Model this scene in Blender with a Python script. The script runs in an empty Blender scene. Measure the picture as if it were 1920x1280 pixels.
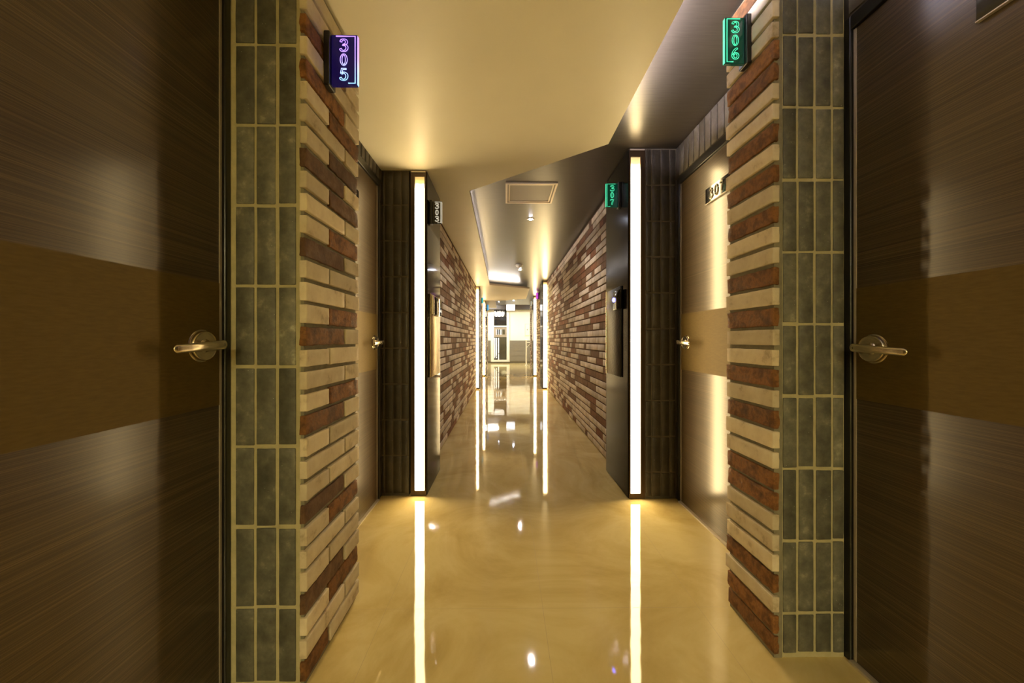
import bpy, math, random
from mathutils import Vector, noise, Matrix
random.seed(7)
PI = math.pi
SC = bpy.context.scene
COL = SC.collection
# ------------------------------------------------------------------ camera, world, exposure
YAW = math.radians(0.5)
cam_d = bpy.data.cameras.new('camera'); cam = bpy.data.objects.new('camera', cam_d); COL.objects.link(cam)
cam_d.sensor_width = 36.0
cam_d.lens = 680.0 / 1920.0 * 36.0
cam_d.shift_x = (960.0 - 953.93) / 1920.0
cam_d.shift_y = (637.0 - 640.0) / 1920.0
cam_d.clip_start = 0.02
cam.location = (0, 0, 1.03)
cam.rotation_euler = (PI / 2, 0, -YAW)
SC.camera = cam
w = bpy.data.worlds.new('world'); SC.world = w; w.use_nodes = True
w.node_tree.nodes['Background'].inputs[0].default_value = (1.0, 0.72, 0.40, 1)
w.node_tree.nodes['Background'].inputs[1].default_value = 0.02
vs = SC.view_settings
vs.view_transform = 'Standard'; vs.look = 'None'; vs.exposure = 1.75; vs.gamma = 1.0; vs.use_curve_mapping = False
STRIP_E = 8.0      # the vertical light columns
COVE_E = 16.0        # cool white strips on top of the dropped ceiling
SPOT_E = 60.0
LOBBY_E = 16.0
ZC, ZD = 2.27, 2.15  # ceiling and dropped panel heights

# ------------------------------------------------------------------ materials
MATS = {}
def N(nt, typ, **kw):
    n = nt.nodes.new(typ)
    for k, v in kw.items():
        if hasattr(n, k): setattr(n, k, v)
    return n
def base(name, col, rough=0.5, metal=0.0, spec=0.5, emis=None, estr=0.0, aniso=0.0, coat=0.0):
    m = bpy.data.materials.new(name); m.use_nodes = True
    b = m.node_tree.nodes['Principled BSDF']
    b.inputs['Base Color'].default_value = (*col, 1)
    b.inputs['Roughness'].default_value = rough
    b.inputs['Metallic'].default_value = metal
    b.inputs['Specular IOR Level'].default_value = spec
    b.inputs['Anisotropic'].default_value = aniso
    b.inputs['Coat Weight'].default_value = coat
    if emis:
        b.inputs['Emission Color'].default_value = (*emis, 1)
        b.inputs['Emission Strength'].default_value = estr
    MATS[name] = m
    return m, b, m.node_tree
def coords(nt, scale=(1, 1, 1)):
    tc = N(nt, 'ShaderNodeTexCoord'); mp = N(nt, 'ShaderNodeMapping')
    mp.inputs['Scale'].default_value = scale
    nt.links.new(tc.outputs['Object'], mp.inputs['Vector'])
    return mp.outputs['Vector']
def noise_n(nt, vec, scale, detail=4, rough=0.55, dist=0.0):
    n = N(nt, 'ShaderNodeTexNoise'); n.inputs['Scale'].default_value = scale
    n.inputs['Detail'].default_value = detail; n.inputs['Roughness'].default_value = rough
    n.inputs['Distortion'].default_value = dist
    nt.links.new(vec, n.inputs['Vector']); return n.outputs['Fac']
def ramp(nt, fac, stops):
    r = N(nt, 'ShaderNodeValToRGB'); cr = r.color_ramp
    while len(cr.elements) < len(stops): cr.elements.new(0.5)
    for e, (p, c) in zip(cr.elements, stops):
        e.position = p; e.color = (*c, 1)
    nt.links.new(fac, r.inputs['Fac']); return r.outputs['Color']
def bump(nt, b, fac, strength=0.3, dist=0.002):
    bm_ = N(nt, 'ShaderNodeBump'); bm_.inputs['Strength'].default_value = strength
    bm_.inputs['Distance'].default_value = dist
    nt.links.new(fac, bm_.inputs['Height']); nt.links.new(bm_.outputs['Normal'], b.inputs['Normal'])
def mul(nt, a, bb, fac=1.0, mode='MULTIPLY'):
    m = N(nt, 'ShaderNodeMix'); m.data_type = 'RGBA'; m.blend_type = mode
    m.inputs['Factor'].default_value = fac
    nt.links.new(a, m.inputs['A']); nt.links.new(bb, m.inputs['B']); return m.outputs['Result']
def tinted(name, stops, scale, rough, bstr=0.4, detail=6, speck=False, stretch=(1, 1, 1), lo=0.78, hi=1.15, bdist=0.002, spec=0.4):
    m, b, nt = base(name, (1, 1, 1), rough, spec=spec)
    v = coords(nt, stretch)
    f = noise_n(nt, v, scale, detail, 0.65)
    c = ramp(nt, f, stops)
    at = N(nt, 'ShaderNodeAttribute'); at.attribute_name = 'tint'
    tr = ramp(nt, at.outputs['Fac'], [(0, (lo, lo, lo)), (1, (hi, hi, hi))])
    c = mul(nt, c, tr)
    if speck:
        vo = N(nt, 'ShaderNodeTexVoronoi'); vo.inputs['Scale'].default_value = 75
        nt.links.new(coords(nt), vo.inputs['Vector'])
        sp = ramp(nt, vo.outputs['Distance'], [(0.0, (1, 1, 1)), (0.10, (0, 0, 0))])
        n2 = noise_n(nt, coords(nt), 22, 2)
        msk = ramp(nt, n2, [(0.54, (0, 0, 0)), (0.60, (1, 1, 1))])
        k = mul(nt, sp, msk)
        mx = N(nt, 'ShaderNodeMix'); mx.data_type = 'RGBA'
        nt.links.new(k, mx.inputs['Factor']); nt.links.new(c, mx.inputs['A']); mx.inputs['B'].default_value = (0.75, 0.75, 0.68, 1)
        c = mx.outputs['Result']
    nt.links.new(c, b.inputs['Base Color'])
    bump(nt, b, noise_n(nt, coords(nt), scale * 3.2, 5), bstr, bdist)
    return m
tinted('brick_white', [(0.30, (.44, .34, .21)), (0.42, (.66, .55, .38)), (0.62, (.74, .64, .46)), (0.85, (.80, .72, .54))], 14, 0.75, 0.25)
tinted('brick_red', [(0.28, (.07, .030, .009)), (0.44, (.165, .070, .020)), (0.56, (.29, .125, .036)), (0.66, (.18, .080, .025)), (0.76, (.42, .29, .16))], 26, 0.7, 0.7, bdist=0.004)
tinted('brick_brown', [(0.28, (.07, .034, .017)), (0.50, (.14, .072, .034)), (0.66, (.20, .115, .06)), (0.78, (.32, .23, .14))], 24, 0.7, 0.7, bdist=0.004)
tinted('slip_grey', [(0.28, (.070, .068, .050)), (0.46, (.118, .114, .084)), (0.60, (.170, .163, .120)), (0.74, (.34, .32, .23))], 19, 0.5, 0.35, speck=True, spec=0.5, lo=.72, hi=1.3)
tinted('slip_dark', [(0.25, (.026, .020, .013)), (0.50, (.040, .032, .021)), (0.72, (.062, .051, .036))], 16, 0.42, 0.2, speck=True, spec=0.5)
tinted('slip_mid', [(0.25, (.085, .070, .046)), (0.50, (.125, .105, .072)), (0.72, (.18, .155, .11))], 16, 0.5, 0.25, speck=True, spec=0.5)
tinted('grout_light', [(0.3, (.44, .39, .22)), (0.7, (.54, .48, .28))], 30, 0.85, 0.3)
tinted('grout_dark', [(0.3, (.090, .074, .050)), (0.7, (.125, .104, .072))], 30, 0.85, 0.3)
tinted('mortar', [(0.3, (.22, .20, .13)), (0.7, (.30, .27, .19))], 40, 0.9, 0.5)
tinted('brick_pale', [(0.30, (.60, .47, .33)), (0.5, (.76, .64, .48)), (0.8, (.84, .73, .57))], 14, 0.7, 0.2)
tinted('brick_tan', [(0.3, (.17, .080, .034)), (0.55, (.25, .125, .056)), (0.75, (.31, .17, .085))], 22, 0.7, 0.3)
tinted('brick_rust', [(0.3, (.20, .080, .034)), (0.55, (.32, .13, .058)), (0.75, (.36, .17, .08))], 22, 0.7, 0.3)
tinted('mortar_brown', [(0.3, (.115, .062, .027)), (0.7, (.165, .092, .042))], 30, 0.9, 0.5)

# floor: polished cream marble tiles 0.6 m
def floor_mat():
    m, b, nt = base('floor_marble', (.6, .5, .3), 0.045, spec=0.62)
    v = coords(nt)
    f = noise_n(nt, v, 1.7, 7, 0.62, 1.6)
    c = ramp(nt, f, [(0.30, (.53, .40, .150)), (0.46, (.64, .50, .215)), (0.60, (.72, .59, .285)), (0.75, (.66, .525, .24))])
    # joints
    sep = N(nt, 'ShaderNodeSeparateXYZ'); nt.links.new(v, sep.inputs[0])
    js = []
    for out, off in ((sep.outputs[0], 0.143), (sep.outputs[1], 1.392)):
        a = N(nt, 'ShaderNodeMath', operation='SUBTRACT'); nt.links.new(out, a.inputs[0]); a.inputs[1].default_value = off - 60.0
        mo = N(nt, 'ShaderNodeMath', operation='MODULO'); nt.links.new(a.outputs[0], mo.inputs[0]); mo.inputs[1].default_value = 0.6
        s = N(nt, 'ShaderNodeMath', operation='SUBTRACT'); nt.links.new(mo.outputs[0], s.inputs[0]); s.inputs[1].default_value = 0.3
        ab = N(nt, 'ShaderNodeMath', operation='ABSOLUTE'); nt.links.new(s.outputs[0], ab.inputs[0])
        g = N(nt, 'ShaderNodeMath', operation='GREATER_THAN'); nt.links.new(ab.outputs[0], g.inputs[0]); g.inputs[1].default_value = 0.2993
        js.append(g.outputs[0])
    mx = N(nt, 'ShaderNodeMath', operation='MAXIMUM'); nt.links.new(js[0], mx.inputs[0]); nt.links.new(js[1], mx.inputs[1])
    mix = N(nt, 'ShaderNodeMix'); mix.data_type = 'RGBA'
    nt.links.new(mx.outputs[0], mix.inputs['Factor']); nt.links.new(c, mix.inputs['A']); mix.inputs['B'].default_value = (.48, .36, .17, 1)
    nt.links.new(mix.outputs['Result'], b.inputs['Base Color'])
    rr = N(nt, 'ShaderNodeMath', operation='MULTIPLY_ADD'); nt.links.new(mx.outputs[0], rr.inputs[0]); rr.inputs[1].default_value = 0.45; rr.inputs[2].default_value = 0.04
    nt.links.new(rr.outputs[0], b.inputs['Roughness'])
    bump(nt, b, noise_n(nt, v, 5.0, 2, 0.5), 0.05, 0.01)
floor_mat()

# doors: brushed bronze laminate with horizontal lines, plain band
def brushed():
    m, b, nt = base('door_brushed', (.2, .15, .09), 0.42, metal=0.35, spec=0.4, coat=0.9)
    b.inputs['Coat Roughness'].default_value = 0.19
    v = coords(nt, (1, 0.35, 520))
    f = noise_n(nt, v, 1.0, 6, 0.7)
    c = ramp(nt, f, [(0.30, (.032, .018, .006)), (0.50, (.068, .041, .015)), (0.68, (.150, .100, .046))])
    nt.links.new(c, b.inputs['Base Color'])
    r = N(nt, 'ShaderNodeMapRange'); r.inputs['To Min'].default_value = 0.36; r.inputs['To Max'].default_value = 0.50
    nt.links.new(f, r.inputs['Value']); nt.links.new(r.outputs['Result'], b.inputs['Roughness'])
    bump(nt, b, f, 0.06, 0.0006)
brushed()
def band():
    m, b, nt = base('door_band', (.20, .13, .06), 0.50, metal=0.45, spec=0.4)
    f = noise_n(nt, coords(nt, (1, 6, 30)), 6, 4)
    nt.links.new(ramp(nt, f, [(0.3, (.115, .074, .017)), (0.7, (.148, .097, .024))]), b.inputs['Base Color'])
band()
base('black_frame', (.010, .009, .007), 0.28)
base('panel_black', (.010, .009, .007), 0.07, spec=0.06)
base('casing_bronze', (.060, .035, .018), 0.30, metal=0.4)
base('satin_nickel', (.62, .54, .40), 0.24, metal=1.0)
base('edge_silver', (.60, .53, .44), 0.42, metal=0.55)
base('chrome', (.80, .78, .74), 0.06, metal=1.0)
base('dark_plate', (.010, .010, .010), 0.07, spec=0.7)
base('plate_digit', (.78, .74, .62), 0.30, metal=0.6)
base('diffuser', (.9, .85, .7), 0.5, emis=(1.0, .74, .36), estr=STRIP_E)
base('diffuser_dim', (.8, .65, .35), 0.5, emis=(1.0, .62, .22), estr=0.9)
def dim():
    m, b, nt = base('diffuser_top', (.8, .65, .35), 0.5, emis=(1, 1, 1), estr=1.0)
    tc = N(nt, 'ShaderNodeTexCoord'); sep = N(nt, 'ShaderNodeSeparateXYZ'); nt.links.new(tc.outputs['Generated'], sep.inputs[0])
    f = noise_n(nt, coords(nt, (30, 30, 14)), 1.6, 3)
    ad = N(nt, 'ShaderNodeMath', operation='MULTIPLY_ADD'); nt.links.new(f, ad.inputs[0]); ad.inputs[1].default_value = .35; nt.links.new(sep.outputs[2], ad.inputs[2])
    nt.links.new(ramp(nt, ad.outputs[0], [(0.25, (3.0, 2.1, 1.0)), (0.65, (.55, .34, .11)), (1.0, (.22, .14, .045))]), b.inputs['Emission Color'])
dim()
base('cove_led', (.9, .9, 1), 0.5, emis=(1.0, .92, .90), estr=COVE_E * 1.5)
base('cove_led_mid', (.9, .9, 1), 0.5, emis=(.86, .80, 1.0), estr=COVE_E * 5.0)
base('cove_led_strong', (.9, .9, 1), 0.5, emis=(1.0, .93, .84), estr=COVE_E * 3.2)
base('spot_led', (.9, .9, 1), 0.5, emis=(.72, .80, 1.0), estr=SPOT_E)
base('white_paint', (.80, .77, .70), 0.45)
base('white_plastic', (.78, .75, .68), 0.35)
def ceil_low():
    m, b, nt = base('ceiling_cream', (.80, .75, .66), 0.42, spec=0.35)
    f = noise_n(nt, coords(nt), 2.2, 3)
    nt.links.new(ramp(nt, f, [(0.3, (.77, .72, .57)), (0.7, (.82, .77, .62))]), b.inputs['Base Color'])
ceil_low()
def ceil_high():
    m, b, nt = base('ceiling_taupe', (.30, .26, .20), 0.30, spec=0.55)
    f = noise_n(nt, coords(nt, (3, 40, 1)), 3.0, 4)
    nt.links.new(ramp(nt, f, [(0.3, (.052, .043, .032)), (0.7, (.072, .060, .045))]), b.inputs['Base Color'])
ceil_high()
base('ceiling_edge', (.72, .64, .50), 0.5)
base('wall_brown', (.09, .075, .055), 0.5)
base('panel_dark', (.010, .008, .006), 0.16, spec=0.04)
base('hatch_grey', (.30, .25, .19), 0.4)
base('hatch_trim', (.72, .62, .46), 0.35, metal=0.3)
base('lobby_cream', (.86, .82, .66), 0.5)
base('dark_beam', (.055, .042, .038), 0.4)
base('skirting_dark', (.10, .08, .05), 0.3)
base('glass_dark', (.020, .018, .018), 0.05, spec=0.7)
base('white_faint_glow', (.85, .84, .80), 0.4, emis=(1, .97, .92), estr=0.15)  # faint glow put into bars, slats and the painted reflection in the glass
base('lobby_light', (1, 1, 1), 0.5, emis=(1.0, .95, .84), estr=LOBBY_E)
base('back_fill', (1, 1, 1), 0.5, emis=(1.0, .85, .43), estr=19.0)  # glow of the fill panel added behind the camera
base('lightbox_white', (.95, .95, 1), 0.4, emis=(.90, .93, 1.0), estr=1.1)
base('blue_led', (.2, .2, 1), 0.3, emis=(.12, .12, 1.0), estr=9)
base('steel_brushed', (.72, .60, .42), 0.20, metal=1.0)
def wains():
    m, b, nt = base('wainscot_wood', (.5, .42, .3), 0.35)
    f = noise_n(nt, coords(nt, (2, 1, 60)), 3, 4)
    nt.links.new(ramp(nt, f, [(0.3, (.17, .148, .115)), (0.7, (.225, .198, .155))]), b.inputs['Base Color'])
wains()
def hammered():
    m, b, nt = base('hammered_metal', (.55, .44, .26), 0.26, metal=1.0)
    vo = N(nt, 'ShaderNodeTexVoronoi'); vo.inputs['Scale'].default_value = 70
    nt.links.new(coords(nt), vo.inputs['Vector'])
    bump(nt, b, vo.outputs['Distance'], 0.5, 0.002)
hammered()
def hammered_dark():
    m, b, nt = base('hammered_dark', (.022, .017, .011), 0.30, metal=0.0, spec=0.25)
    vo = N(nt, 'ShaderNodeTexVoronoi'); vo.inputs['Scale'].default_value = 70
    nt.links.new(coords(nt), vo.inputs['Vector'])
    bump(nt, b, vo.outputs['Distance'], 0.5, 0.002)
hammered_dark()
M = lambda n: MATS[n]

# ------------------------------------------------------------------ helpers
def tag(o, label=None, cat=None, group=None, kind=None):
    if label: o['label'] = label
    if cat: o['category'] = cat
    if group: o['group'] = group
    if kind: o['kind'] = kind
    return o
def empty(name, loc=(0, 0, 0)):
    o = bpy.data.objects.new(name, None); COL.objects.link(o); o.location = loc; o.empty_display_size = 0.05
    return o
class MB:
    def __init__(s): s.v = []; s.f = []; s.m = []; s.t = []; s.sm = []
    def add(s, vs, fs, mat=0, tint=0.5, smooth=False):
        k = len(s.v); s.v += [tuple(v) for v in vs]
        for f in fs: s.f.append([k + i for i in f]); s.m.append(mat); s.t.append(tint); s.sm.append(smooth)
        return s
    def box(s, x0, x1, y0, y1, z0, z1, mat=0, tint=0.5, jit=0.0):
        x0, x1 = min(x0, x1), max(x0, x1); y0, y1 = min(y0, y1), max(y0, y1); z0, z1 = min(z0, z1), max(z0, z1)
        j = lambda: random.uniform(-jit, jit) if jit else 0.0
        V = [(x + j(), y + j(), z + j()) for z in (z0, z1) for (x, y) in ((x0, y0), (x1, y0), (x1, y1), (x0, y1))]
        return s.add(V, [(0, 3, 2, 1), (4, 5, 6, 7), (0, 1, 5, 4), (1, 2, 6, 5), (2, 3, 7, 6), (3, 0, 4, 7)], mat, tint)
    def cbox(s, x0, x1, y0, y1, z0, z1, c=0.003, mat=0, tint=0.5, rough=0.0, cuts=(1, 1, 1), seed=0.0, cham=('x', 'y', 'z')):
        """rounded, subdivided and roughened block (a real brick)"""
        nx, ny, nz = cuts
        def line(a, b, n):
            a, b = min(a, b), max(a, b)
            return [a, a + c] + [a + (b - a) * i / n for i in range(1, n)] + [b - c, b]
        X, Y, Z = line(x0, x1, nx), line(y0, y1, ny), line(z0, z1, nz)
        idx = {}; V = []
        def vid(i, j, k):
            if (i, j, k) in idx: return idx[(i, j, k)]
            x, y, z = X[i], Y[j], Z[k]
            e = [i in (0, len(X) - 1), j in (0, len(Y) - 1), k in (0, len(Z) - 1)]
            if sum(e) >= 2:
                d = c * (0.35 if sum(e) == 2 else 0.5)
                if e[0]: x += d if i == 0 else -d
                if e[1]: y += d if j == 0 else -d
                if e[2]: z += d if k == 0 else -d
            if rough:
                p = Vector((x * 45 + seed, y * 45, z * 45)); n = noise.noise_vector(p) + 0.5 * noise.noise_vector(p * 2.3)
                x += n.x * rough; y += n.y * rough; z += n.z * rough
            idx[(i, j, k)] = len(V); V.append((x, y, z)); return idx[(i, j, k)]
        F = []
        lx, ly, lz = len(X) - 1, len(Y) - 1, len(Z) - 1
        for i in range(lx):
            for j in range(ly):
                F.append((vid(i, j, 0), vid(i, j + 1, 0), vid(i + 1, j + 1, 0), vid(i + 1, j, 0)))
                F.append((vid(i, j, lz), vid(i + 1, j, lz), vid(i + 1, j + 1, lz), vid(i, j + 1, lz)))
            for k in range(lz):
                F.append((vid(i, 0, k), vid(i + 1, 0, k), vid(i + 1, 0, k + 1), vid(i, 0, k + 1)))
                F.append((vid(i, ly, k), vid(i, ly, k + 1), vid(i + 1, ly, k + 1), vid(i + 1, ly, k)))
        for j in range(ly):
            for k in range(lz):
                F.append((vid(0, j, k), vid(0, j, k + 1), vid(0, j + 1, k + 1), vid(0, j + 1, k)))
                F.append((vid(lx, j, k), vid(lx, j + 1, k), vid(lx, j + 1, k + 1), vid(lx, j, k + 1)))
        return s.add(V, F, mat, tint, True)
    def poly(s, pts, z0, z1, mat=0, mat_side=None, mat_top=None):
        n = len(pts); V = [(x, y, z0) for x, y in pts] + [(x, y, z1) for x, y in pts]
        a = sum(pts[i][0] * pts[(i + 1) % n][1] - pts[(i + 1) % n][0] * pts[i][1] for i in range(n))
        r = list(range(n))
        if a < 0: r.reverse()
        k = len(s.v); s.v += V
        def af(f, m): s.f.append([k + i for i in f]); s.m.append(m); s.t.append(0.5); s.sm.append(False)
        af(list(reversed(r)), mat); af([n + i for i in r], mat_top if mat_top is not None else mat)
        for i in range(n):
            p, q = r[i], r[(i + 1) % n]; af([p, q, n + q, n + p], mat_side if mat_side is not None else mat)
        return s
    def tube(s, pts, r, sides=8, mat=0, closed=False, flat=None, caps=True, up=(0, 0, 1)):
        """tube through points; r number or list; flat = (side scale, up scale)"""
        P = [Vector(p) for p in pts]; n = len(P); R = r if isinstance(r, (list, tuple)) else [r] * n
        fa, fb = flat or (1, 1); rings = []
        k = len(s.v)
        for i in range(n):
            if closed: t = P[(i + 1) % n] - P[(i - 1) % n]
            else: t = P[min(i + 1, n - 1)] - P[max(i - 1, 0)]
            if t.length < 1e-9: t = Vector((0, 0, 1))
            t.normalize(); u = Vector(up)
            if abs(t.dot(u)) > 0.97: u = Vector((0, 1, 0)) if abs(t.y) < 0.9 else Vector((1, 0, 0))
            a = t.cross(u).normalized(); b = a.cross(t).normalized()
            for j in range(sides):
                w_ = 2 * PI * j / sides
                s.v.append(tuple(P[i] + a * (math.cos(w_) * R[i] * fa) + b * (math.sin(w_) * R[i] * fb)))
        def af(f): s.f.append([k + q for q in f]); s.m.append(mat); s.t.append(0.5); s.sm.append(True)
        for i in range(n if closed else n - 1):
            i2 = (i + 1) % n
            for j in range(sides):
                j2 = (j + 1) % sides; af([i * sides + j, i * sides + j2, i2 * sides + j2, i2 * sides + j])
        if not closed and caps:
            af(list(reversed(range(sides)))); af([(n - 1) * sides + j for j in range(sides)])
        return s
    def lathe(s, prof, center, axis='z', sides=28, mat=0):
        """prof = [(radius, height)]"""
        k = len(s.v); cx, cy, cz = center
        for (r, h) in prof:
            for j in range(sides):
                a = 2 * PI * j / sides; u, v_ = r * math.cos(a), r * math.sin(a)
                if axis == 'z': p = (cx + u, cy + v_, cz + h)
                elif axis == 'x': p = (cx + h, cy + u, cz + v_)
                else: p = (cx + u, cy + h, cz + v_)
                s.v.append(p)
        def af(f): s.f.append([k + q for q in f]); s.m.append(mat); s.t.append(0.5); s.sm.append(True)
        for i in range(len(prof) - 1):
            for j in range(sides):
                j2 = (j + 1) % sides; af([i * sides + j, i * sides + j2, (i + 1) * sides + j2, (i + 1) * sides + j])
        af(list(range(sides))); af([(len(prof) - 1) * sides + j for j in reversed(range(sides))])
        return s
    def build(s, name, mats, parent=None, bevel=0.0, seg=2, sharp=35, recalc=True, loc=None):
        me = bpy.data.meshes.new(name)
        L = Vector(loc) if loc is not None else Vector((0, 0, 0))
        me.from_pydata([tuple(Vector(v) - L) for v in s.v], [], s.f)
        for mm in (mats if isinstance(mats, (list, tuple)) else [mats]): me.materials.append(M(mm) if isinstance(mm, str) else mm)
        for p, mi, sm in zip(me.polygons, s.m, s.sm): p.material_index = mi; p.use_smooth = sm
        at = me.attributes.new('tint', 'FLOAT', 'FACE'); at.data.foreach_set('value', s.t)
        if recalc:
            import bmesh
            bm = bmesh.new(); bm.from_mesh(me); bmesh.ops.recalc_face_normals(bm, faces=bm.faces); bm.to_mesh(me); bm.free()
        if any(s.sm):
            try: me.set_sharp_from_angle(angle=math.radians(sharp))
            except Exception: pass
        me.update()
        o = bpy.data.objects.new(name, me); COL.objects.link(o)
        if parent is not None: o.parent = parent
        if loc is not None: o.location = loc
        if bevel:
            b = o.modifiers.new('edge', 'BEVEL'); b.width = bevel; b.segments = seg; b.limit_method = 'ANGLE'; b.angle_limit = math.radians(50)
        return o
def struct(o, label=None, name=None):
    o['kind'] = 'structure'
    if label: o['label'] = label
    return o

# ------------------------------------------------------------------ shell
Y0, YE = -4.6, 16.1
struct(MB().box(-2.6, 3.4, Y0, YE, -0.05, 0.0).build('floor', 'floor_marble'), 'polished cream marble tile floor reflecting the light columns')
c = MB().box(-2.6, 3.4, Y0, 12.75, ZC, ZC + 0.05)
struct(c.build('ceiling', 'ceiling_taupe'), 'taupe satin upper ceiling of the corridor')
# dropped ceiling panel: one slab with two bulges to the right
pts = [(-1.0, Y0), (0.588, Y0), (0.588, 2.07), (-0.273, 2.732), (-0.325, 7.40), (0.404, 7.85), (0.525, 7.95),
       (0.56, 9.886), (-0.295, 10.50), (-0.315, 12.70), (-1.0, 12.70)]
cp = MB().poly(pts, ZD, ZD + 0.035, 0, 1, 0)
cp = struct(cp.build('ceiling_panel', ['ceiling_cream', 'ceiling_edge']), 'cream dropped ceiling panel with angled edges along the left side')
# cool LED strips lying on top of the dropped panel, set back from its edge
def led_run(a, b, inset, mat, name='cove_light'):
    a, b = Vector((*a, 0)), Vector((*b, 0)); d = (b - a).normalized(); n = Vector((-d.y, d.x, 0)) * inset
    a2, b2 = a + n + d * 0.05, b + n - d * 0.05
    m = MB(); h = Vector((-d.y, d.x, 0)) * 0.006; z0, z1 = ZD + 0.0355, ZD + 0.044
    V = []
    for z in (z0, z1):
        for p in (a2 - h, b2 - h, b2 + h, a2 + h): V.append((p.x, p.y, z))
    m.add(V, [(0, 3, 2, 1), (4, 5, 6, 7), (0, 1, 5, 4), (1, 2, 6, 5), (2, 3, 7, 6), (3, 0, 4, 7)])
    o = m.build('led_strip', mat, cp)
    return o
led_run((0.588, Y0), (0.588, 2.0), 0.055, 'cove_led_mid')
led_run((-0.273, 2.732), (-0.325, 7.40), 0.11, 'cove_led')
led_run((-0.325, 7.40), (0.404, 7.85), 0.12, 'cove_led_strong')

# grey vertical slips: helper adds slips over a rectangle on a plane
def slips_front(m, y, cols, joints, ztop, th=0.010, matt=1, gap=0.0065, rg=0.0014):
    """tiles on a face looking towards -Y; cols = [(x0,x1)], joints = z list"""
    zs = [0.012] + list(joints) + [ztop]
    for (a, b) in cols:
        for i in range(len(zs) - 1):
            z0, z1 = zs[i] + gap, zs[i + 1] - gap
            if z1 - z0 < 0.02: continue
            m.cbox(a + random.uniform(-.001, .001), b + random.uniform(-.001, .001), y - th * random.uniform(.75, 1.1), y + 0.002, z0 + random.uniform(-.002, .002), z1 + random.uniform(-.002, .002),
                   0.0022, matt, random.random(), rg, (2, 1, 8), seed=random.uniform(0, 99))
BM = ['mortar', 'brick_white', 'brick_red', 'brick_brown']
CODE = {'W': 1, 'R': 2, 'B': 3}
def brick(m, x0, x1, y0, y1, zc, code, side):
    c = CODE[code]; h = 0.0265 if code == 'W' else 0.0285
    h += random.uniform(-.002, .001)
    rough = 0.0010 if code == 'W' else 0.0032
    pr = 0.0 if code == 'W' else random.uniform(.002, .006)
    xa, xb = (x0, x1 - pr * 1) if side < 0 else (x0 + pr, x1)
    m.cbox(xa, xb, y0 + random.uniform(-.001, .001), y1, zc - h, zc + h, 0.0016 if code == 'W' else 0.0022, c, random.random(), rough,
           (3, 10, 4), seed=random.uniform(0, 500))

# left pier
m = MB().box(-1.0, -0.609, 1.085, 1.452, 0, ZD)
pier = struct(m.build('pillar_left', 'grout_light'), 'left brick pier with grey slip front below the purple room sign')
t = MB(); slips_front(t, 1.0851, [(-.800, -.747), (-.739, -.683), (-.673, -.623)], [.236 + .2386 * k for k in range(9) if .236 + .2386 * k < 2.14], ZD - .004, 0.0035, gap=.0048, rg=.0008)
t.build('tile_facing', ['grout_light', 'slip_grey'], pier)
b = MB()
b.box(-.609, -.5985, 1.083, 1.452, 0, ZD, 0)
first = 'RWWBWWWBWWWRWWWRWWWBWWWBWWWRWRWW'
second = {0: 'W', 2: 'R', 4: 'W', 6: 'R', 8: 'W', 10: 'W', 12: 'R', 14: 'W', 16: 'R', 18: 'W', 20: 'R', 22: 'B', 24: 'B', 26: 'R', 28: 'W', 30: 'W'}
for i, cde in enumerate(first):
    z = 0.0485 + 0.0662 * i
    if z > ZD - .02: break
    if i % 2 == 0:
        brick(b, -.609, -.587, 1.076, 1.212, z, cde, -1); brick(b, -.609, -.587, 1.222, 1.455 + random.uniform(-.004, .006), z, second.get(i, 'W'), -1)
    else:
        brick(b, -.609, -.587, 1.076, 1.328, z, cde, -1); brick(b, -.609, -.587, 1.339, 1.455 + random.uniform(-.004, .006), z, 'W', -1)
b.build('brick_facing', BM, pier)
# right pier
m = MB().box(0.897, 1.100, 1.170, 1.398, 0, ZC)
pier = struct(m.build('pillar_right', 'grout_light'), 'right brick pier with grey slip front below the green room sign')
t = MB(); slips_front(t, 1.1701, [(.900, .943), (.951, .999), (1.008, 1.056), (1.064, 1.098)], [.144 + .2343 * k for k in range(10) if .144 + .2343 * k < 2.2], ZC - .004, 0.0035, gap=.0048, rg=.0008)
t.build('tile_facing', ['grout_light', 'slip_grey'], pier)
b = MB(); b.box(.870, .897, 1.168, 1.398, 0, ZC, 0)
seq = 'RRWRWWWRRWWRWRWWRWRWWRWRWRWWRRWWWR'
for i, cde in enumerate(seq):
    z = 0.045 + 0.0662 * i
    if z > ZC - .02: break
    brick(b, .8585, .882, 1.160, 1.402 + random.uniform(-.004, .005), z, cde, 1)
b.build('brick_facing', BM, pier)

# walls in the door alcoves and behind the camera
struct(MB().box(-1.05, -0.862, Y0, 2.405, 0, ZC).build('wall_left', 'wall_brown'), 'left alcove wall carrying the doors')
struct(MB().box(1.150, 1.32, Y0, 2.345, 0, ZC).build('wall_right', 'wall_brown'), 'right alcove wall carrying the doors')
struct(MB().box(-1.05, 1.32, Y0 - 0.1, Y0, 0, ZC).build('wall_back', 'lobby_cream'), 'wall closing the corridor behind')
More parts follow.
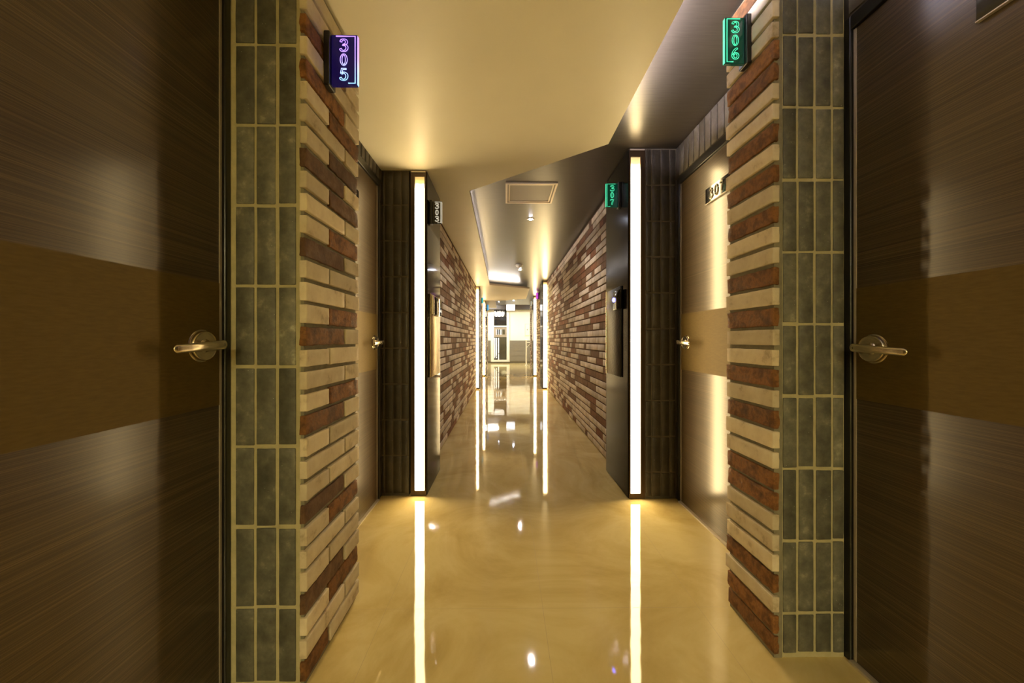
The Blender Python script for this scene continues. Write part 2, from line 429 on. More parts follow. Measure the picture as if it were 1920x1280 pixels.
# tile fields over and between the doors (soldier course), plane facing the corridor
def side_tiles(xp, sgn, y0, y1, z0, z1, step=0.0600, name='wall_tiles'):
    """sgn +1: face looks to -X (right wall); xp = visible face"""
    m = MB(); xb = xp + 0.005 * sgn
    m.box(min(xb, xb + .034 * sgn), max(xb, xb + .034 * sgn), y0, y1, z0, z1, 0)
    y = y0 + 0.005
    while y + step - .008 < y1 + 0.012:
        yb = min(y + step - 0.008, y1)
        zz = [z0 + .004] + ([q for q in (.029 + 0.2365 * k for k in range(1, 9)) if q < z1 - .05] if z0 < .1 else []) + [z1 - .003]
        for i in range(len(zz) - 1):
            m.cbox(min(xp, xb), max(xp, xb) + (0 if sgn < 0 else .001), y, yb, zz[i] + .003, zz[i + 1] - .003, 0.0018, 1, random.random(), 0.0007, (1, 2, 4), seed=random.uniform(0, 99))
        y += step
    return m
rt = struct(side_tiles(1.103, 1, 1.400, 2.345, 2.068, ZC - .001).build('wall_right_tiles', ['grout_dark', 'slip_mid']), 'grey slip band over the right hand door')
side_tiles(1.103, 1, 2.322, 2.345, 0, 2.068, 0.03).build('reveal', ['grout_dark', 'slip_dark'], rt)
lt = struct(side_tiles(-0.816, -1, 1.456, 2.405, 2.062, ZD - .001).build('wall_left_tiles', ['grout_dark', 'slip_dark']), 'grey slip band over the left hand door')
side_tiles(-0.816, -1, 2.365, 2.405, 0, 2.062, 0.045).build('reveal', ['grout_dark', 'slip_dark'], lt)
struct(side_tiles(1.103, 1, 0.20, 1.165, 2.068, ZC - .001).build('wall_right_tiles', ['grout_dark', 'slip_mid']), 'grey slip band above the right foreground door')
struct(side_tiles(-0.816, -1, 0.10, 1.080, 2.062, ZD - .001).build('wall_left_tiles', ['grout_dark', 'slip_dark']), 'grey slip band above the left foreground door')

# alcove end walls facing the camera
m = MB().box(0.905, 1.32, 2.345, 7.6, 0, ZC)
wr = struct(m.build('wall_right', 'grout_dark'), 'dark slip wall between light column and right door')
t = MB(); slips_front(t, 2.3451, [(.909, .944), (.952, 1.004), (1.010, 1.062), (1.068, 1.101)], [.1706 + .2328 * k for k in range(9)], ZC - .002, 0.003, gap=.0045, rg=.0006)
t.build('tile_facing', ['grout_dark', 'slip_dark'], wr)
m = MB().box(-1.05, -0.640, 2.405, 7.58, 0, ZD + .1)
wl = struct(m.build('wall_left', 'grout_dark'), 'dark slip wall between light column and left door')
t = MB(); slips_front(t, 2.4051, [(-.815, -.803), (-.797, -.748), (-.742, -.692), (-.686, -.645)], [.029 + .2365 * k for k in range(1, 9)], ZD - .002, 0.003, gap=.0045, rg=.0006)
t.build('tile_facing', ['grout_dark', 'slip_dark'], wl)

# long brick walls
def long_wall(name, x, sgn, y0, y1, ztop, label, seed):
    """x = visible face, sgn +1 for the right wall"""
    rnd = random.Random(seed)
    m = MB(); xb = x + .008 * sgn
    m.box(xb, xb + .05 * sgn, y0, y1, 0, ztop, 0)
    z = 0.033; k = 0; P = 0.0662
    while z + .03 < ztop + .02:
        y = y0 - (0.125 if k % 2 else 0.0) - rnd.choice((0, 0, .06))
        red_run = 0
        while y < y1:
            L = 0.243 if rnd.random() > 0.30 else 0.122
            if red_run > 0: red_run -= 1; code = rnd.choice('RBB')
            else:
                code = 'W' if rnd.random() < 0.72 else rnd.choice('RBBB')
                if code != 'W' and rnd.random() < 0.40: red_run = rnd.choice((1, 1, 2))
            a, b_ = max(y, y0), min(y + L, y1)
            if b_ - a > .02:
                if code == 'W':
                    xf = x + rnd.uniform(-.001, .001) * sgn; m.cbox(min(xf, xb + .001 * sgn), max(xf, xb + .001 * sgn), a + .0025, b_ - .0025, z - .0265, min(z + .0265, ztop - .002), .0022, 1, rnd.random())
                else:
                    xf = x + rnd.uniform(.003, .006) * sgn; m.box(xf, xb + .001 * sgn, a + .002, b_ - .002, z - .028, min(z + .028, ztop - .002), CODE[code], rnd.random())
            y += L
        z += P; k += 1
    return struct(m.build(name, ['mortar_brown', 'brick_pale', 'brick_rust', 'brick_tan']), label)
long_wall('wall_right_brick', 0.865, 1, 2.86, 7.6, ZC, 'long cream and rust brick wall on the right', 3)
long_wall('wall_left_brick', -0.607, -1, 2.88, 7.58, ZD, 'long cream and rust brick wall on the left', 5)
long_wall('wall_right_brick', 0.865, 1, 8.10, 10.3, ZC, 'right brick wall between the two far light columns', 8)
long_wall('wall_left_brick', -0.640, -1, 8.08, 10.3, ZD, 'left brick wall between the two far light columns', 9)
long_wall('wall_right_brick', 0.865, 1, 10.8, 12.9, ZC, 'far right brick wall where the corridor opens', 12)
long_wall('wall_left_brick', -0.62, -1, 10.8, 12.75, ZD, 'far left brick wall where the corridor opens', 14)
struct(MB().box(0.915, 1.3, 7.6, 12.9, 0, ZC + .03).build('wall_right', 'wall_brown'))
struct(MB().box(-1.05, -0.690, 7.58, 12.75, 0, ZC + .03).build('wall_left', 'wall_brown'))

# ------------------------------------------------------------------ doors
def glyph_path(ch):
    G = {
        '3': [[(.07, .80), (.12, .92), (.24, .99), (.38, .99), (.52, .91), (.56, .77), (.50, .63), (.38, .56), (.25, .54), (.42, .51), (.56, .42), (.61, .27), (.54, .10), (.40, .01), (.24, .0), (.10, .07), (.04, .19)]],
        '5': [[(.55, .95), (.17, .95), (.13, .56), (.22, .61), (.38, .61), (.54, .51), (.60, .33), (.54, .12), (.40, .01), (.24, .0), (.10, .07), (.04, .19)]],
        '6': [[(.53, .98), (.36, .90), (.20, .73), (.10, .50), (.07, .28), (.15, .09), (.32, .0), (.50, .07), (.58, .26), (.52, .44), (.36, .52), (.20, .46), (.12, .36)]],
        '7': [[(.06, .80), (.08, .95), (.30, .955), (.57, .95), (.46, .70), (.34, .40), (.27, .02)]],
    }
    if ch == '0':
        return [[(.32 + .26 * math.cos(a), .5 + .5 * math.sin(a)) for a in [2 * PI * i / 24 for i in range(25)]]]
    return G[ch]
def smooth(P):
    if len(P) < 8: return P
    out = []
    for i in range(len(P) - 1):
        p0, p1, p2, p3 = P[max(i - 1, 0)], P[i], P[i + 1], P[min(i + 2, len(P) - 1)]
        corner = math.hypot(p2[0] - p1[0], p2[1] - p1[1]) > .3
        for t in ((0,) if corner else (0, .34, .67)):
            out.append(tuple(.5 * (2 * b + (c - a) * t + (2 * a - 5 * b + 4 * c - d) * t * t + (3 * b - a - 3 * c + d) * t ** 3) for a, b, c, d in zip(p0, p1, p2, p3)))
    return out + [P[-1]]
def outline(ch):
    """closed outlines (double line numerals)"""
    if ch == '0':
        el = lambda rx, ry: [(.32 + rx * math.cos(2 * PI * i / 26), .5 + ry * math.sin(2 * PI * i / 26)) for i in range(26)]
        return [el(.31, .51), el(.145, .42)]
    out = []
    for P in glyph_path(ch):
        P = smooth(P); n = len(P); Lf, Rt = [], []
        for i, (x, y) in enumerate(P):
            ax, ay = P[max(i - 1, 0)]; bx_, by = P[min(i + 1, n - 1)]
            dx, dy = bx_ - ax, by - ay; l = math.hypot(dx, dy) or 1
            hw = 0.045 + 0.050 * abs(dy / l)
            nx, ny = -dy / l * hw, dx / l * hw
            Lf.append((x + nx, y + ny)); Rt.append((x - nx, y - ny))
        out.append(Lf + Rt[::-1])
    return out
def handle(parent, x, sgn, y, z, dirY):
    """sgn +1 door on the right (face looks -X); dirY = direction the lever points along Y"""
    rose = MB()
    pr = [(.0440, 0), (.0440, .003), (.0415, .005), (.0405, .005), (.0405, .011), (.0385, .014), (.0370, .013), (.030, .0125), (.0185, .013), (.0150, .017), (.0130, .022), (.0125, .046), (.0110, .050)]
    rose.lathe([(r, -h * sgn) for r, h in pr], (x, y, z), 'x', 40)
    h = rose.build('door_handle', 'satin_nickel', parent, sharp=40)
    xl = x - .052 * sgn; lv = MB(); P_ = []; R_ = []
    for i in range(25):
        u = (1 - math.cos(PI * i / 24)) / 2; L_ = -.022 + .154 * u
        bow = math.sin(u * PI) * .006
        P_.append((xl - bow * sgn + .006 * sgn * u, y + L_ * dirY, z + .004 - .010 * u))
        e = min(u / .06, (1 - u) / .06, 1.0)
        R_.append((.0128 - .0022 * u) * math.sqrt(max(1 - (1 - e) ** 2, .03)))
    lv.tube(P_, R_, 18, flat=(.50, 1.0))
    lv.build('lever', 'satin_nickel', h, sharp=80)
    kh = MB().lathe([(.0035, 0), (.0035, -.0008 * sgn)], (xl - .0066 * sgn, y - .006 * dirY, z + .003), 'x', 12)
    kh.build('keyhole', 'black_frame', h)
    return h
def door(n, x, sgn, ya, yb, label, plate=None, ztop=2.02, zm0=.843, zm1=1.193, handle_y=None):
    """ya near edge, yb far (latch) edge, face at x"""
    o = struct(empty('door_%d' % n, (x, (ya + yb) / 2, 0)), label)
    P = Vector(o.location)
    def bl(mb, name, mat, par=o, **k):
        q = mb.build(name, mat, None, **k); q.parent = par
        q.matrix_parent_inverse = Matrix.Translation(-P) if par is o else Matrix.Identity(4)
        return q
    fw = .022; xf = x - .010 * sgn
    f = MB()
    f.box(xf, x + .042 * sgn, yb, yb + fw, 0, ztop + .046); f.box(xf, x + .042 * sgn, ya - fw, ya, 0, ztop + .046)
    f.box(xf, x + .042 * sgn, ya, yb, ztop, ztop + .046)
    bl(f, 'door_frame', 'black_frame', bevel=.003)
    s = MB(); s.box(x, x + .036 * sgn, ya + .002, yb - .009, .010, ztop - .002, 0)
    leaf = bl(s, 'door_leaf', 'door_brushed')
    s = MB(); s.box(x - .0015 * sgn, x + .001 * sgn, ya + .002, yb - .009, zm0, zm1); bl(s, 'middle_band', 'door_band')
    s = MB(); s.box(x - .002 * sgn, x + .030 * sgn, yb - .011, yb - .0025, .010, ztop - .002); bl(s, 'edge_strip', 'edge_silver')
    s = MB(); s.box(x - .016 * sgn, x + .030 * sgn, ya, yb, 0, .008); bl(s, 'threshold', 'edge_silver')
    hy = handle_y if handle_y is not None else yb - .066
    h = handle(None, x, sgn, hy, 1.003 if n == 1 else 1.014, -1); h.parent = o; h.matrix_parent_inverse = Matrix.Translation(-P)
    if plate:
        txt, y0, y1 = plate; z0, z1 = 1.776, 1.858
        p = MB(); p.box(x - .008 * sgn, x, y0, y1, z0, z1); pl = bl(p, 'number_plate', 'dark_plate', bevel=.0008, seg=1)
        dg = MB(); hgt = .052; wd = hgt * .64; stp = wd * 1.45
        if sgn > 0: ys = y1 - .042; d = -1
        else: ys = y1 - .042 - 2 * stp - wd; d = 1
        for i, ch in enumerate(txt):
            for path in glyph_path(ch):
                pp = [(x - .0095 * sgn, ys + d * (i * stp + u * hgt), z0 + .015 + v_ * hgt) for u, v_ in path]
                dg.tube(smooth(pp) if 0 else pp, .0038, 8, flat=(1, 1))
        q = dg.build('digits', 'plate_digit', None); q.parent = pl
        tr = MB(); tr.box(x - .010 * sgn, x - .001 * sgn, y0, y1, z0 - .003, z0); q = tr.build('plate_trim', 'edge_silver', None); q.parent = pl
    return o
door(1, 1.112, 1, .25, 1.150, 'dark bronze door on the right in the foreground with silver lever handle', ('306', .58, .842), handle_y=1.084)
door(2, -0.825, -1, .165, 1.062, 'dark bronze door on the left in the foreground with silver lever handle', handle_y=.989)
door(3, 1.112, 1, 1.405, 2.296, 'lit bronze door with number plate beyond the right brick pier', ('307', 1.74, 1.995), handle_y=2.217)
door(4, -0.825, -1, 1.460, 2.340, 'lit bronze door seen edge on beyond the left brick pier', ('303', 1.77, 2.026), handle_y=2.283)

# ------------------------------------------------------------------ light columns
def light_column(x0, x1, sx0, sx1, y0, y1, ztop, strip_top, side, label, group=None, pm='panel_black'):
    """casing x0..x1, diffuser sx0..sx1 on the front (towards -Y), side panel facing the corridor (side -1: +X face)"""
    o = tag(empty('light_column', ((x0 + x1) / 2, (y0 + y1) / 2, 0)), label, 'light column', group)
    inv = Matrix.Translation(-Vector(o.location))
    def bl(mb, name, mat, par=o, **k):
        q = mb.build(name, mat, None, **k); q.parent = par
        if par is o: q.matrix_parent_inverse = inv
        return q
    zt = ztop - .003; zb = .034
    c = MB()
    c.box(x0, sx0, y0, y0 + .030, 0.001, zt); c.box(sx1, x1, y0, y0 + .030, 0.001, zt)
    c.box(sx0, sx1, y0, y0 + .030, 0.001, zb); c.box(sx0, sx1, y0, y0 + .030, strip_top, zt)
    bl(c, 'casing', 'casing_bronze')
    b = MB(); b.box(x0 + .001, x1 - .001, y0 + .030, y1, 0.001, zt); bl(b, 'body', 'panel_black')
    s = MB()
    if side > 0: s.box(x0 - .006, x0 + .001, y0 + .006, y1 - .002, .004, zt - .004)
    else: s.box(x1 - .001, x1 + .006, y0 + .006, y1 - .002, .004, zt - .004)
    bl(s, 'side_panel', pm, bevel=.002)
    d = MB(); d.box(sx0, sx1, y0 + .010, y0 + .0295, zb, strip_top - .075); df = bl(d, 'diffuser', 'diffuser')
    d = MB(); d.box(sx0, sx1, y0 + .010, y0 + .0295, strip_top - .075, strip_top); e = bl(d, 'diffuser_end', 'diffuser_top', par=df)
    t_ = MB(); t_.box(x0 + .004, x1 - .004, y0 - .006, y0 + .02, zt - .012, zt - .004); bl(t_, 'top_bracket', 'edge_silver')
    return o
light_column(.800, .903, .810, .874, 2.340, 2.86, ZC, 2.216, 1, 'tall glowing light column at the left edge of door 307', 'light columns along the corridor', 'panel_dark')
light_column(-.627, -.525, -.600, -.536, 2.400, 2.88, ZD, 2.11, -1, 'tall glowing light column under the white 303 sign', 'light columns along the corridor')
light_column(.778, .870, .790, .868, 7.60, 8.10, ZC, 2.24, 1, 'slim light column at the far end of the long right brick wall', 'light columns along the corridor')
light_column(-.650, -.550, -.642, -.562, 7.58, 8.08, ZD, 2.13, -1, 'slim light column at the far end of the long left brick wall', 'light columns along the corridor')
light_column(.795, .955, .803, .893, 10.30, 10.80, ZC, 2.25, 1, 'distant light column on the right below the magenta sign', 'light columns along the corridor')
light_column(-.690, -.570, -.675, -.580, 10.30, 10.80, ZD, 2.13, -1, 'distant light column on the left between the teal and blue signs', 'light columns along the corridor')

# ------------------------------------------------------------------ room number signs
def glow(name, col, s, grad=None):
    m, b, nt = base(name, (.02, .02, .02), 0.4, emis=col, estr=s)
    if grad:
        sep = N(nt, 'ShaderNodeSeparateXYZ'); tc = N(nt, 'ShaderNodeTexCoord'); nt.links.new(tc.outputs['Generated'], sep.inputs[0])
        nt.links.new(ramp(nt, sep.outputs[2], grad), b.inputs['Emission Color'])
    return m
def sign(txt, wall_x, side, y, zc, h, wd, glowmat, facemat, label, blobs=False):
    """side +1: hangs on the right wall and reaches left"""
    o = tag(empty('room_sign', (wall_x, y, zc)), label, 'sign', 'lit room number signs')
    inv = Matrix.Translation(-Vector(o.location))
    def bl(mb, name, mat, par=o, **k):
        q = mb.build(name, mat, None, **k); q.parent = par
        if par is o: q.matrix_parent_inverse = inv
        return q
    s = -side
    mx0, mx1 = wall_x, wall_x + s * .020
    b = MB(); b.box(mx0, mx1, y - .016, y + .030, zc - h / 2 - .006, zc + h / 2 + .006); bl(b, 'mount', 'black_frame', bevel=.004)
    fx0, fx1 = mx1, wall_x + s * wd
    f = MB(); f.box(fx0, fx1, y - .003, y + .009, zc - h / 2, zc + h / 2); fc = bl(f, 'acrylic_plate', facemat, bevel=.0015)
    # glowing rim on three sides
    r = .0016 if not blobs else .004; g = MB(); e = .006; yy = y - .0045
    fe = fx1 - s * e; fs = fx0 + s * .016
    g.tube([(fs, yy, zc + h / 2 - e), (fe, yy, zc + h / 2 - e), (fe, yy, zc - h / 2 + e), (fe - s * .022, yy, zc - h / 2 + e)], r, 6)
    g.box(fx1, fx1 + s * .0015, y - .002, y + .008, zc - h / 2 + .003, zc + h / 2 - .003)
    bl(g, 'glowing_rim', glowmat)
    n = MB(); cx = (fx0 + fx1) / 2 - s * .001
    gh = h * .225; gw = gh * .64; pitch = h * .285
    for i in range(3):
        zb = zc + (1 - i) * pitch - gh / 2
        if blobs:
            n.tube([(cx + gh * .20 * math.cos(2 * PI * q / 16), y - .0048, zb + gh / 2 + gh * .42 * math.sin(2 * PI * q / 16)) for q in range(16)], gh * .10, 6, closed=True, up=(0, 1, 0))
        else:
            for loop in outline(txt[i]):
                n.tube([(cx - gw / 2 + u * gh, y - .0048, zb + v_ * gh) for u, v_ in loop], gh * .028, 6, closed=True, up=(0, 1, 0))
    bl(n, 'digits', glowmat)
    return o
glow('glow_violet', (.45, .30, 1), .62, [(0.0, (.30, .60, 1.0)), (0.30, (.42, .50, 1.0)), (0.55, (.48, .30, 1.0)), (1.0, (.42, .22, 1.0))])
glow('glow_green', (.09, 1, .50), 0.36)
glow('glow_white', (1, .90, .66), 0.30)
glow('glow_magenta', (.75, .12, .75), .45)
glow('glow_teal', (.05, .5, .5), .5)
glow('glow_blue', (.10, .45, .9), .5)
base('face_violet', (.010, .006, .045), 0.10, emis=(.08, .04, .9), estr=0.012)
base('face_green', (.004, .030, .018), 0.12, emis=(.0, .6, .3), estr=0.012)
base('face_dark', (.02, .016, .01), 0.15)
base('face_magenta', (.10, .02, .12), 0.2, emis=(.45, .05, .45), estr=0.15)
base('face_teal', (.01, .08, .09), 0.2, emis=(.0, .25, .28), estr=0.1)
sign('305', -.588, -1, 1.19, 1.942, .1645, .104, 'glow_violet', 'face_violet', 'violet glowing sign reading 305 on the left brick pier')
sign('306', .862, 1, 1.275, 2.085, .163, .088, 'glow_green', 'face_green', 'green glowing sign reading 306 on the right brick pier')
sign('303', -.516, -1, 2.47, 1.895, .152, .082, 'glow_white', 'face_dark', 'white lined sign reading 303 beside the left light column')
sign('307', .794, 1, 2.50, 2.028, .166, .100, 'glow_green', 'face_green', 'green glowing sign reading 307 beside the right light column')
sign('000', .862, 1, 9.30, 2.158, .165, .080, 'glow_magenta', 'face_magenta', 'small magenta sign on the far right brick wall', True)
sign('000', -.640, -1, 9.30, 2.040, .140, .066, 'glow_teal', 'face_teal', 'small teal sign beyond the slim left light column', True)
sign('000', -.618, -1, 11.6, 2.060, .175, .070, 'glow_blue', 'face_teal', 'small blue sign beyond the distant left light column', True)
sign('000', .862, 1, 11.4, 2.170, .165, .072, 'glow_white', 'face_dark', 'small dark sign with white digits on the farthest right brick wall', True)

# ------------------------------------------------------------------ wall mounted call units on the side panels
o = tag(empty('call_unit', (-.519, 2.62, 1.05)), 'gold hammered call unit with dark glossy screen on the left column side', 'intercom')
inv = Matrix.Translation(-Vector(o.location))
def part(mb, name, mat, par, inv_=None, **k):
    q = mb.build(name, mat, None, **k); q.parent = par
    if inv_ is not None: q.matrix_parent_inverse = inv_
    return q
part(MB().cbox(-.519, -.506, 2.46, 2.80, .775, 1.345, .004, rough=0), 'back_plate', 'hammered_metal', o, inv)
part(MB().cbox(-.507, -.492, 2.50, 2.79, 1.205, 1.335, .005, rough=0), 'screen', 'panel_black', o, inv)
part(MB().box(-.506, -.489, 2.475, 2.505, 1.205, 1.335), 'chrome_strip', 'chrome', o, inv, bevel=.003)
part(MB().box(-.506, -.489, 2.66, 2.70, 1.203, 1.337), 'chrome_strip', 'chrome', o, inv, bevel=.003)
o = tag(empty('call_unit', (.794, 2.62, 1.05)), 'dark call unit with a glowing blue button on the right column side', 'intercom')
inv = Matrix.Translation(-Vector(o.location))
part(MB().cbox(.784, .794, 2.47, 2.81, .775, 1.40, .003, rough=0), 'back_plate', 'hammered_dark', o, inv)
part(MB().box(.779, .7845, 2.800, 2.812, .775, 1.40), 'edge_trim', 'steel_brushed', o, inv)
part(MB().cbox(.770, .785, 2.44, 2.60, 1.240, 1.375, .005, rough=0), 'reader', 'panel_black', o, inv)
part(MB().lathe([(.015, 0), (.015, -.004), (.008, -.008)], (.770, 2.575, 1.314), 'x', 16), 'button', 'blue_led', o, inv)

# ------------------------------------------------------------------ ceiling fittings
def spot(x, y, z, label, r=.036, led='spot_led', lr=.020, watts=8.0):
    o = tag(empty('ceiling_spotlight', (x, y, z)), label, 'spotlight', 'ceiling spotlights')
    inv = Matrix.Translation(-Vector(o.location))
    part(MB().lathe([(lr + .004, -.001), (lr + .004, -.006), (r, -.004), (r + .003, -.0005)], (x, y, z), 'z', 24), 'trim_ring', 'chrome', o, inv)
    if watts:
        ld = bpy.data.lights.new('spotlight_lamp', 'SPOT'); ld.energy = watts; ld.color = (1.0, .87, .78); ld.spot_size = math.radians(150); ld.spot_blend = 0.8; ld.shadow_soft_size = .02
        lo = bpy.data.objects.new('spotlight_lamp', ld); COL.objects.link(lo); lo.location = (0, 0, -.03); lo.parent = o
    part(MB().lathe([(lr, -.003), (lr, -.008), (lr * .6, -.011)], (x, y, z), 'z', 20), 'lens', led, o, inv)
    return o
spot(.257, 3.712, ZC, 'bright bluish ceiling spotlight between the hatch and the smoke detector')
spot(.259, 6.40, ZC, 'bright ceiling spotlight just beyond the smoke detector')
spot(.251, 11.39, ZC, 'bluish ceiling spotlight near the corridor end before the light box')
spot(-.22, 11.71, ZC, 'faint ceiling spotlight beside the dropped panel at the corridor end', lr=.012, watts=1.0)
spot(.25, -1.0, ZC, 'added unseen ceiling spotlight behind the camera position')  # added out of frame to help light the pier fronts
o = tag(empty('ceiling_light', (.10, -3.3, ZD)), 'unseen fill light added on the ceiling behind the camera', 'ceiling light')  # unseen panel, added to brighten the pier fronts from behind
inv = Matrix.Translation(-Vector(o.location))
part(MB().box(-.40, .50, -3.75, -2.85, ZD - .016, ZD - .0005), 'housing', 'white_plastic', o, inv)
part(MB().box(-.37, .47, -3.72, -2.88, ZD - .020, ZD - .0155), 'diffuser', 'back_fill', o, inv)
o = tag(empty('smoke_detector', (.22, 5.978, ZC)), 'round white smoke detector on the upper ceiling', 'smoke detector')
inv = Matrix.Translation(-Vector(o.location))
part(MB().lathe([(.056, 0), (.056, -.014), (.050, -.020)], (.22, 5.978, ZC), 'z', 28), 'base', 'white_plastic', o, inv)
part(MB().lathe([(.042, -.0195), (.040, -.036), (.028, -.044), (.010, -.046)], (.22, 5.978, ZC), 'z', 28), 'sensor_head', 'white_plastic', o, inv)
part(MB().lathe([(.006, -.0455), (.006, -.049)], (.23, 5.962, ZC), 'z', 10), 'indicator', 'dark_plate', o, inv)
o = tag(empty('ceiling_hatch', (.207, 3.065, ZC)), 'square framed access hatch in the taupe ceiling', 'access hatch')
inv = Matrix.Translation(-Vector(o.location))
f = MB()
for (d, t_, zt) in ((0, .016, .010), (.026, .010, .007)):
    x0, x1, y0, y1 = 0.0 + d, .414 - d, 2.858 + d, 3.272 - d
    f.box(x0, x1, y0, y0 + t_, ZC - zt, ZC).box(x0, x1, y1 - t_, y1, ZC - zt, ZC).box(x0, x0 + t_, y0 + t_, y1 - t_, ZC - zt, ZC).box(x1 - t_, x1, y0 + t_, y1 - t_, ZC - zt, ZC)
part(f, 'hatch_frame', 'hatch_trim', o, inv)
part(MB().box(.016, .398, 2.874, 3.256, ZC - .0025, ZC - .0002), 'hatch_panel', 'hatch_grey', o, inv)

# ------------------------------------------------------------------ lobby at the end
YL = 12.75; ZL = 2.62
struct(MB().box(-2.6, 3.4, YL, YE, ZL, ZL + .05).build('ceiling', 'ceiling_cream'), 'higher cream ceiling of the end lobby')
struct(MB().box(-2.6, -1.05, YL - .1, YL, 0, ZL).box(-1.05, 1.3, YL - .001, YL + .02, ZC, ZL).box(1.3, 3.4, YL - .1, YL, 0, ZL).build('wall_front', 'ceiling_cream'), 'return walls where the corridor meets the lobby')
struct(MB().box(-2.7, -2.6, YL, YE, 0, ZL).build('wall_left', 'lobby_cream'))
struct(MB().box(3.4, 3.5, YL, YE, 0, ZL).build('wall_right', 'lobby_cream'))
ew = struct(MB().box(-2.6, 3.4, YE, YE + .1, 0, ZL).build('wall_end', 'lobby_cream'), 'bright cream end wall of the lobby')
wn = MB()
for (a, b_) in ((-2.6, -.66), (.19, 3.4)):
    for i in range(4):
        z0 = .085 + i * .231; wn.box(a, b_, YE - .022, YE, z0 + .006, z0 + .225)
    wn.box(a, b_, YE - .016, YE, .08, 1.0)
wn.build('wainscot', 'wainscot_wood', ew)
bb = MB().box(-2.6, -.66, YE - .03, YE, 0, .083).box(-.66, .19, YE - .03, YE, 0, .06).box(.19, 3.4, YE - .03, YE, 0, .083)
struct(bb.build('baseboard_end', 'skirting_dark'), 'dark baseboard along the end wall')
struct(MB().box(-2.6, 3.4, YE - .35, YE - .001, 2.36, ZL).build('trim_1', 'dark_beam'), 'dark beam above the cream end wall')
# glazed door / service hatch opening in the end wall
d5 = struct(empty('door_5', (-.235, YE, 0)), 'white framed dark glass door in the end wall')
inv = Matrix.Translation(-Vector(d5.location))
y = YE - .05
part(MB().box(-.645, -.515, y, YE, .06, 2.355).box(.045, .165, y, YE, .06, 2.355).box(-.515, .045, y, YE, .06, .15).box(-.515, .045, y + .01, YE, 1.60, 1.66), 'door_frame', 'white_paint', d5, inv)
gl = part(MB().box(-.515, .045, YE - .03, YE - .005, .15, 1.60).box(-.515, .045, YE - .03, YE - .005, 1.66, 2.355), 'glass', 'glass_dark', d5, inv)
part(MB().box(-.510, .040, YE - .045, YE - .028, 1.15, 1.58), 'cross_panel', 'hatch_grey', d5, inv)
part(MB().box(-.43, -.03, YE - .050, YE - .044, 1.27, 1.49), 'slot_plate', 'glass_dark', d5, inv)
sl = MB()
for xx in (-.425, -.345, -.255, -.19): sl.box(xx, xx + .032, YE - .056, YE - .049, 1.26, 1.49)
part(sl, 'slats', 'white_faint_glow', d5, inv)
sl = MB()
for xx, zb in ((-.500, .20), (-.425, .22), (-.335, .16)): sl.box(xx, xx + .045, YE - .040, YE - .029, zb, 1.12)
part(sl, 'vertical_bars', 'white_faint_glow', d5, inv)
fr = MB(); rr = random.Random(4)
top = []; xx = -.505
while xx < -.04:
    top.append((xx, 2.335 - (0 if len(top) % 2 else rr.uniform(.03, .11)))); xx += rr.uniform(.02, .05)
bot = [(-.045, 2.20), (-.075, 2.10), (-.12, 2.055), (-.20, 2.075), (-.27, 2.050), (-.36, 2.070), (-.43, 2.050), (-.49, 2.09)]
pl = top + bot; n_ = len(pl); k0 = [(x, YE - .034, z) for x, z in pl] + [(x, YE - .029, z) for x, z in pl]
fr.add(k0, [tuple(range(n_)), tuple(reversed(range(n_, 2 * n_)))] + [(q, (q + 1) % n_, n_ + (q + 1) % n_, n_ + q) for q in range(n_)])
part(fr, 'painted_reflection', 'white_faint_glow', d5, inv)  # lobby light's reflection in the glass, modelled as a glowing white shape
br = MB()
br.tube([(-.505, YE - .046, .19), (-.44, YE - .046, .28), (-.40, YE - .046, .30), (-.33, YE - .046, .40), (-.27, YE - .046, .46)], .012, 6)
br.tube([(-.43, YE - .046, .29), (-.46, YE - .046, .20)], .009, 6)
part(br, 'branch_motif', 'glass_dark', d5, inv)
# hanging light box
o = tag(empty('light_box', (.196, 14.0, 2.42)), 'white glowing box light hanging before the dark beam at the corridor end', 'light box')
inv = Matrix.Translation(-Vector(o.location))
part(MB().box(.035, .360, 13.99, 14.09, 2.17, 2.42), 'lit_box', 'lightbox_white', o, inv, bevel=.006)
for xa in (.025, .359): part(MB().box(xa, xa + .011, 13.985, 14.095, 2.16, 2.43), 'end_cap', 'white_plastic', o, inv)
for xa in (.10, .30): part(MB().tube([(xa, 14.04, 2.42), (xa, 14.04, ZL)], .006, 8), 'hanger_rod', 'white_plastic', o, inv)
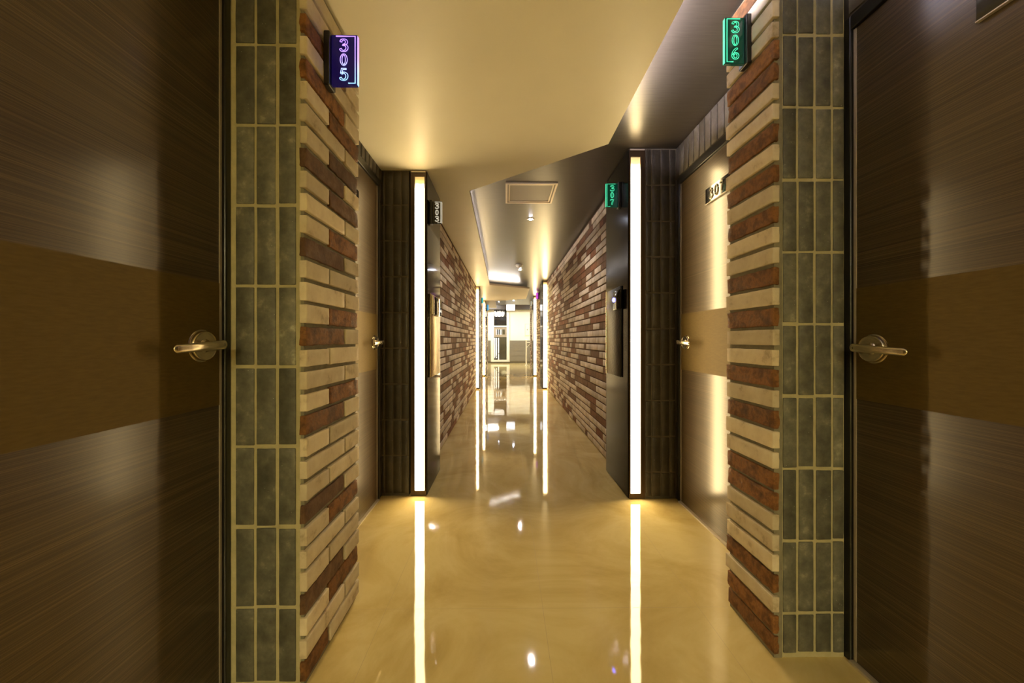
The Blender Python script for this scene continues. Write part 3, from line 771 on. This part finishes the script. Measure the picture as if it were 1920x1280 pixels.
# lobby ceiling light panels
for (x, yy, lab) in ((-.75, 15.0, 'square ceiling light of the lobby on the side of the glass door'), (1.6, 14.6, 'square ceiling light of the lobby above the handrail')):
    o = tag(empty('ceiling_light', (x, yy, ZL)), lab, 'ceiling light')
    inv = Matrix.Translation(-Vector(o.location))
    part(MB().box(x - .48, x + .48, yy - .28, yy + .28, ZL - .02, ZL - .001), 'housing', 'white_plastic', o, inv)
    part(MB().box(x - .45, x + .45, yy - .25, yy + .25, ZL - .026, ZL - .0195), 'diffuser', 'lobby_light', o, inv)
# handrail
o = tag(empty('handrail', (.84, 14.75, 0)), 'white metal handrail post with rails running behind the right brick wall', 'handrail')
inv = Matrix.Translation(-Vector(o.location))
part(MB().tube([(.84, 14.75, 0), (.84, 14.75, 1.0)], .028, 14), 'post', 'white_paint', o, inv)
part(MB().lathe([(.05, 0), (.05, .02), (.03, .03)], (.84, 14.75, 0), 'z', 20), 'foot_plate', 'white_paint', o, inv)
part(MB().lathe([(.028, .99), (.046, 1.0), (.046, 1.03), (.02, 1.05)], (.84, 14.75, 0), 'z', 16), 'post_cap', 'white_paint', o, inv)
part(MB().tube([(.84, 14.75, .93), (1.05, 14.75, .91), (1.9, 14.75, .86)], .018, 10), 'rail', 'white_paint', o, inv)
part(MB().tube([(.86, 14.75, .72), (1.00, 14.75, .88), (1.06, 14.75, .905)], .012, 10), 'brace', 'white_paint', o, inv)
# panel on end wall
o = tag(empty('wall_panel', (.96, YE, 1.48)), 'small framed service panel on the cream end wall above the handrail', 'service panel')
inv = Matrix.Translation(-Vector(o.location))
part(MB().box(.87, 1.06, YE - .02, YE - .001, 1.23, 1.73), 'cover', 'lobby_cream', o, inv)
part(MB().box(.862, .876, YE - .028, YE - .001, 1.22, 1.74).box(1.054, 1.068, YE - .028, YE - .001, 1.22, 1.74).box(.876, 1.054, YE - .028, YE - .001, 1.22, 1.236).box(.876, 1.054, YE - .028, YE - .001, 1.724, 1.74), 'frame', 'hatch_trim', o, inv)
part(MB().box(.955, .975, YE - .03, YE - .019, 1.46, 1.52), 'latch', 'dark_plate', o, inv)
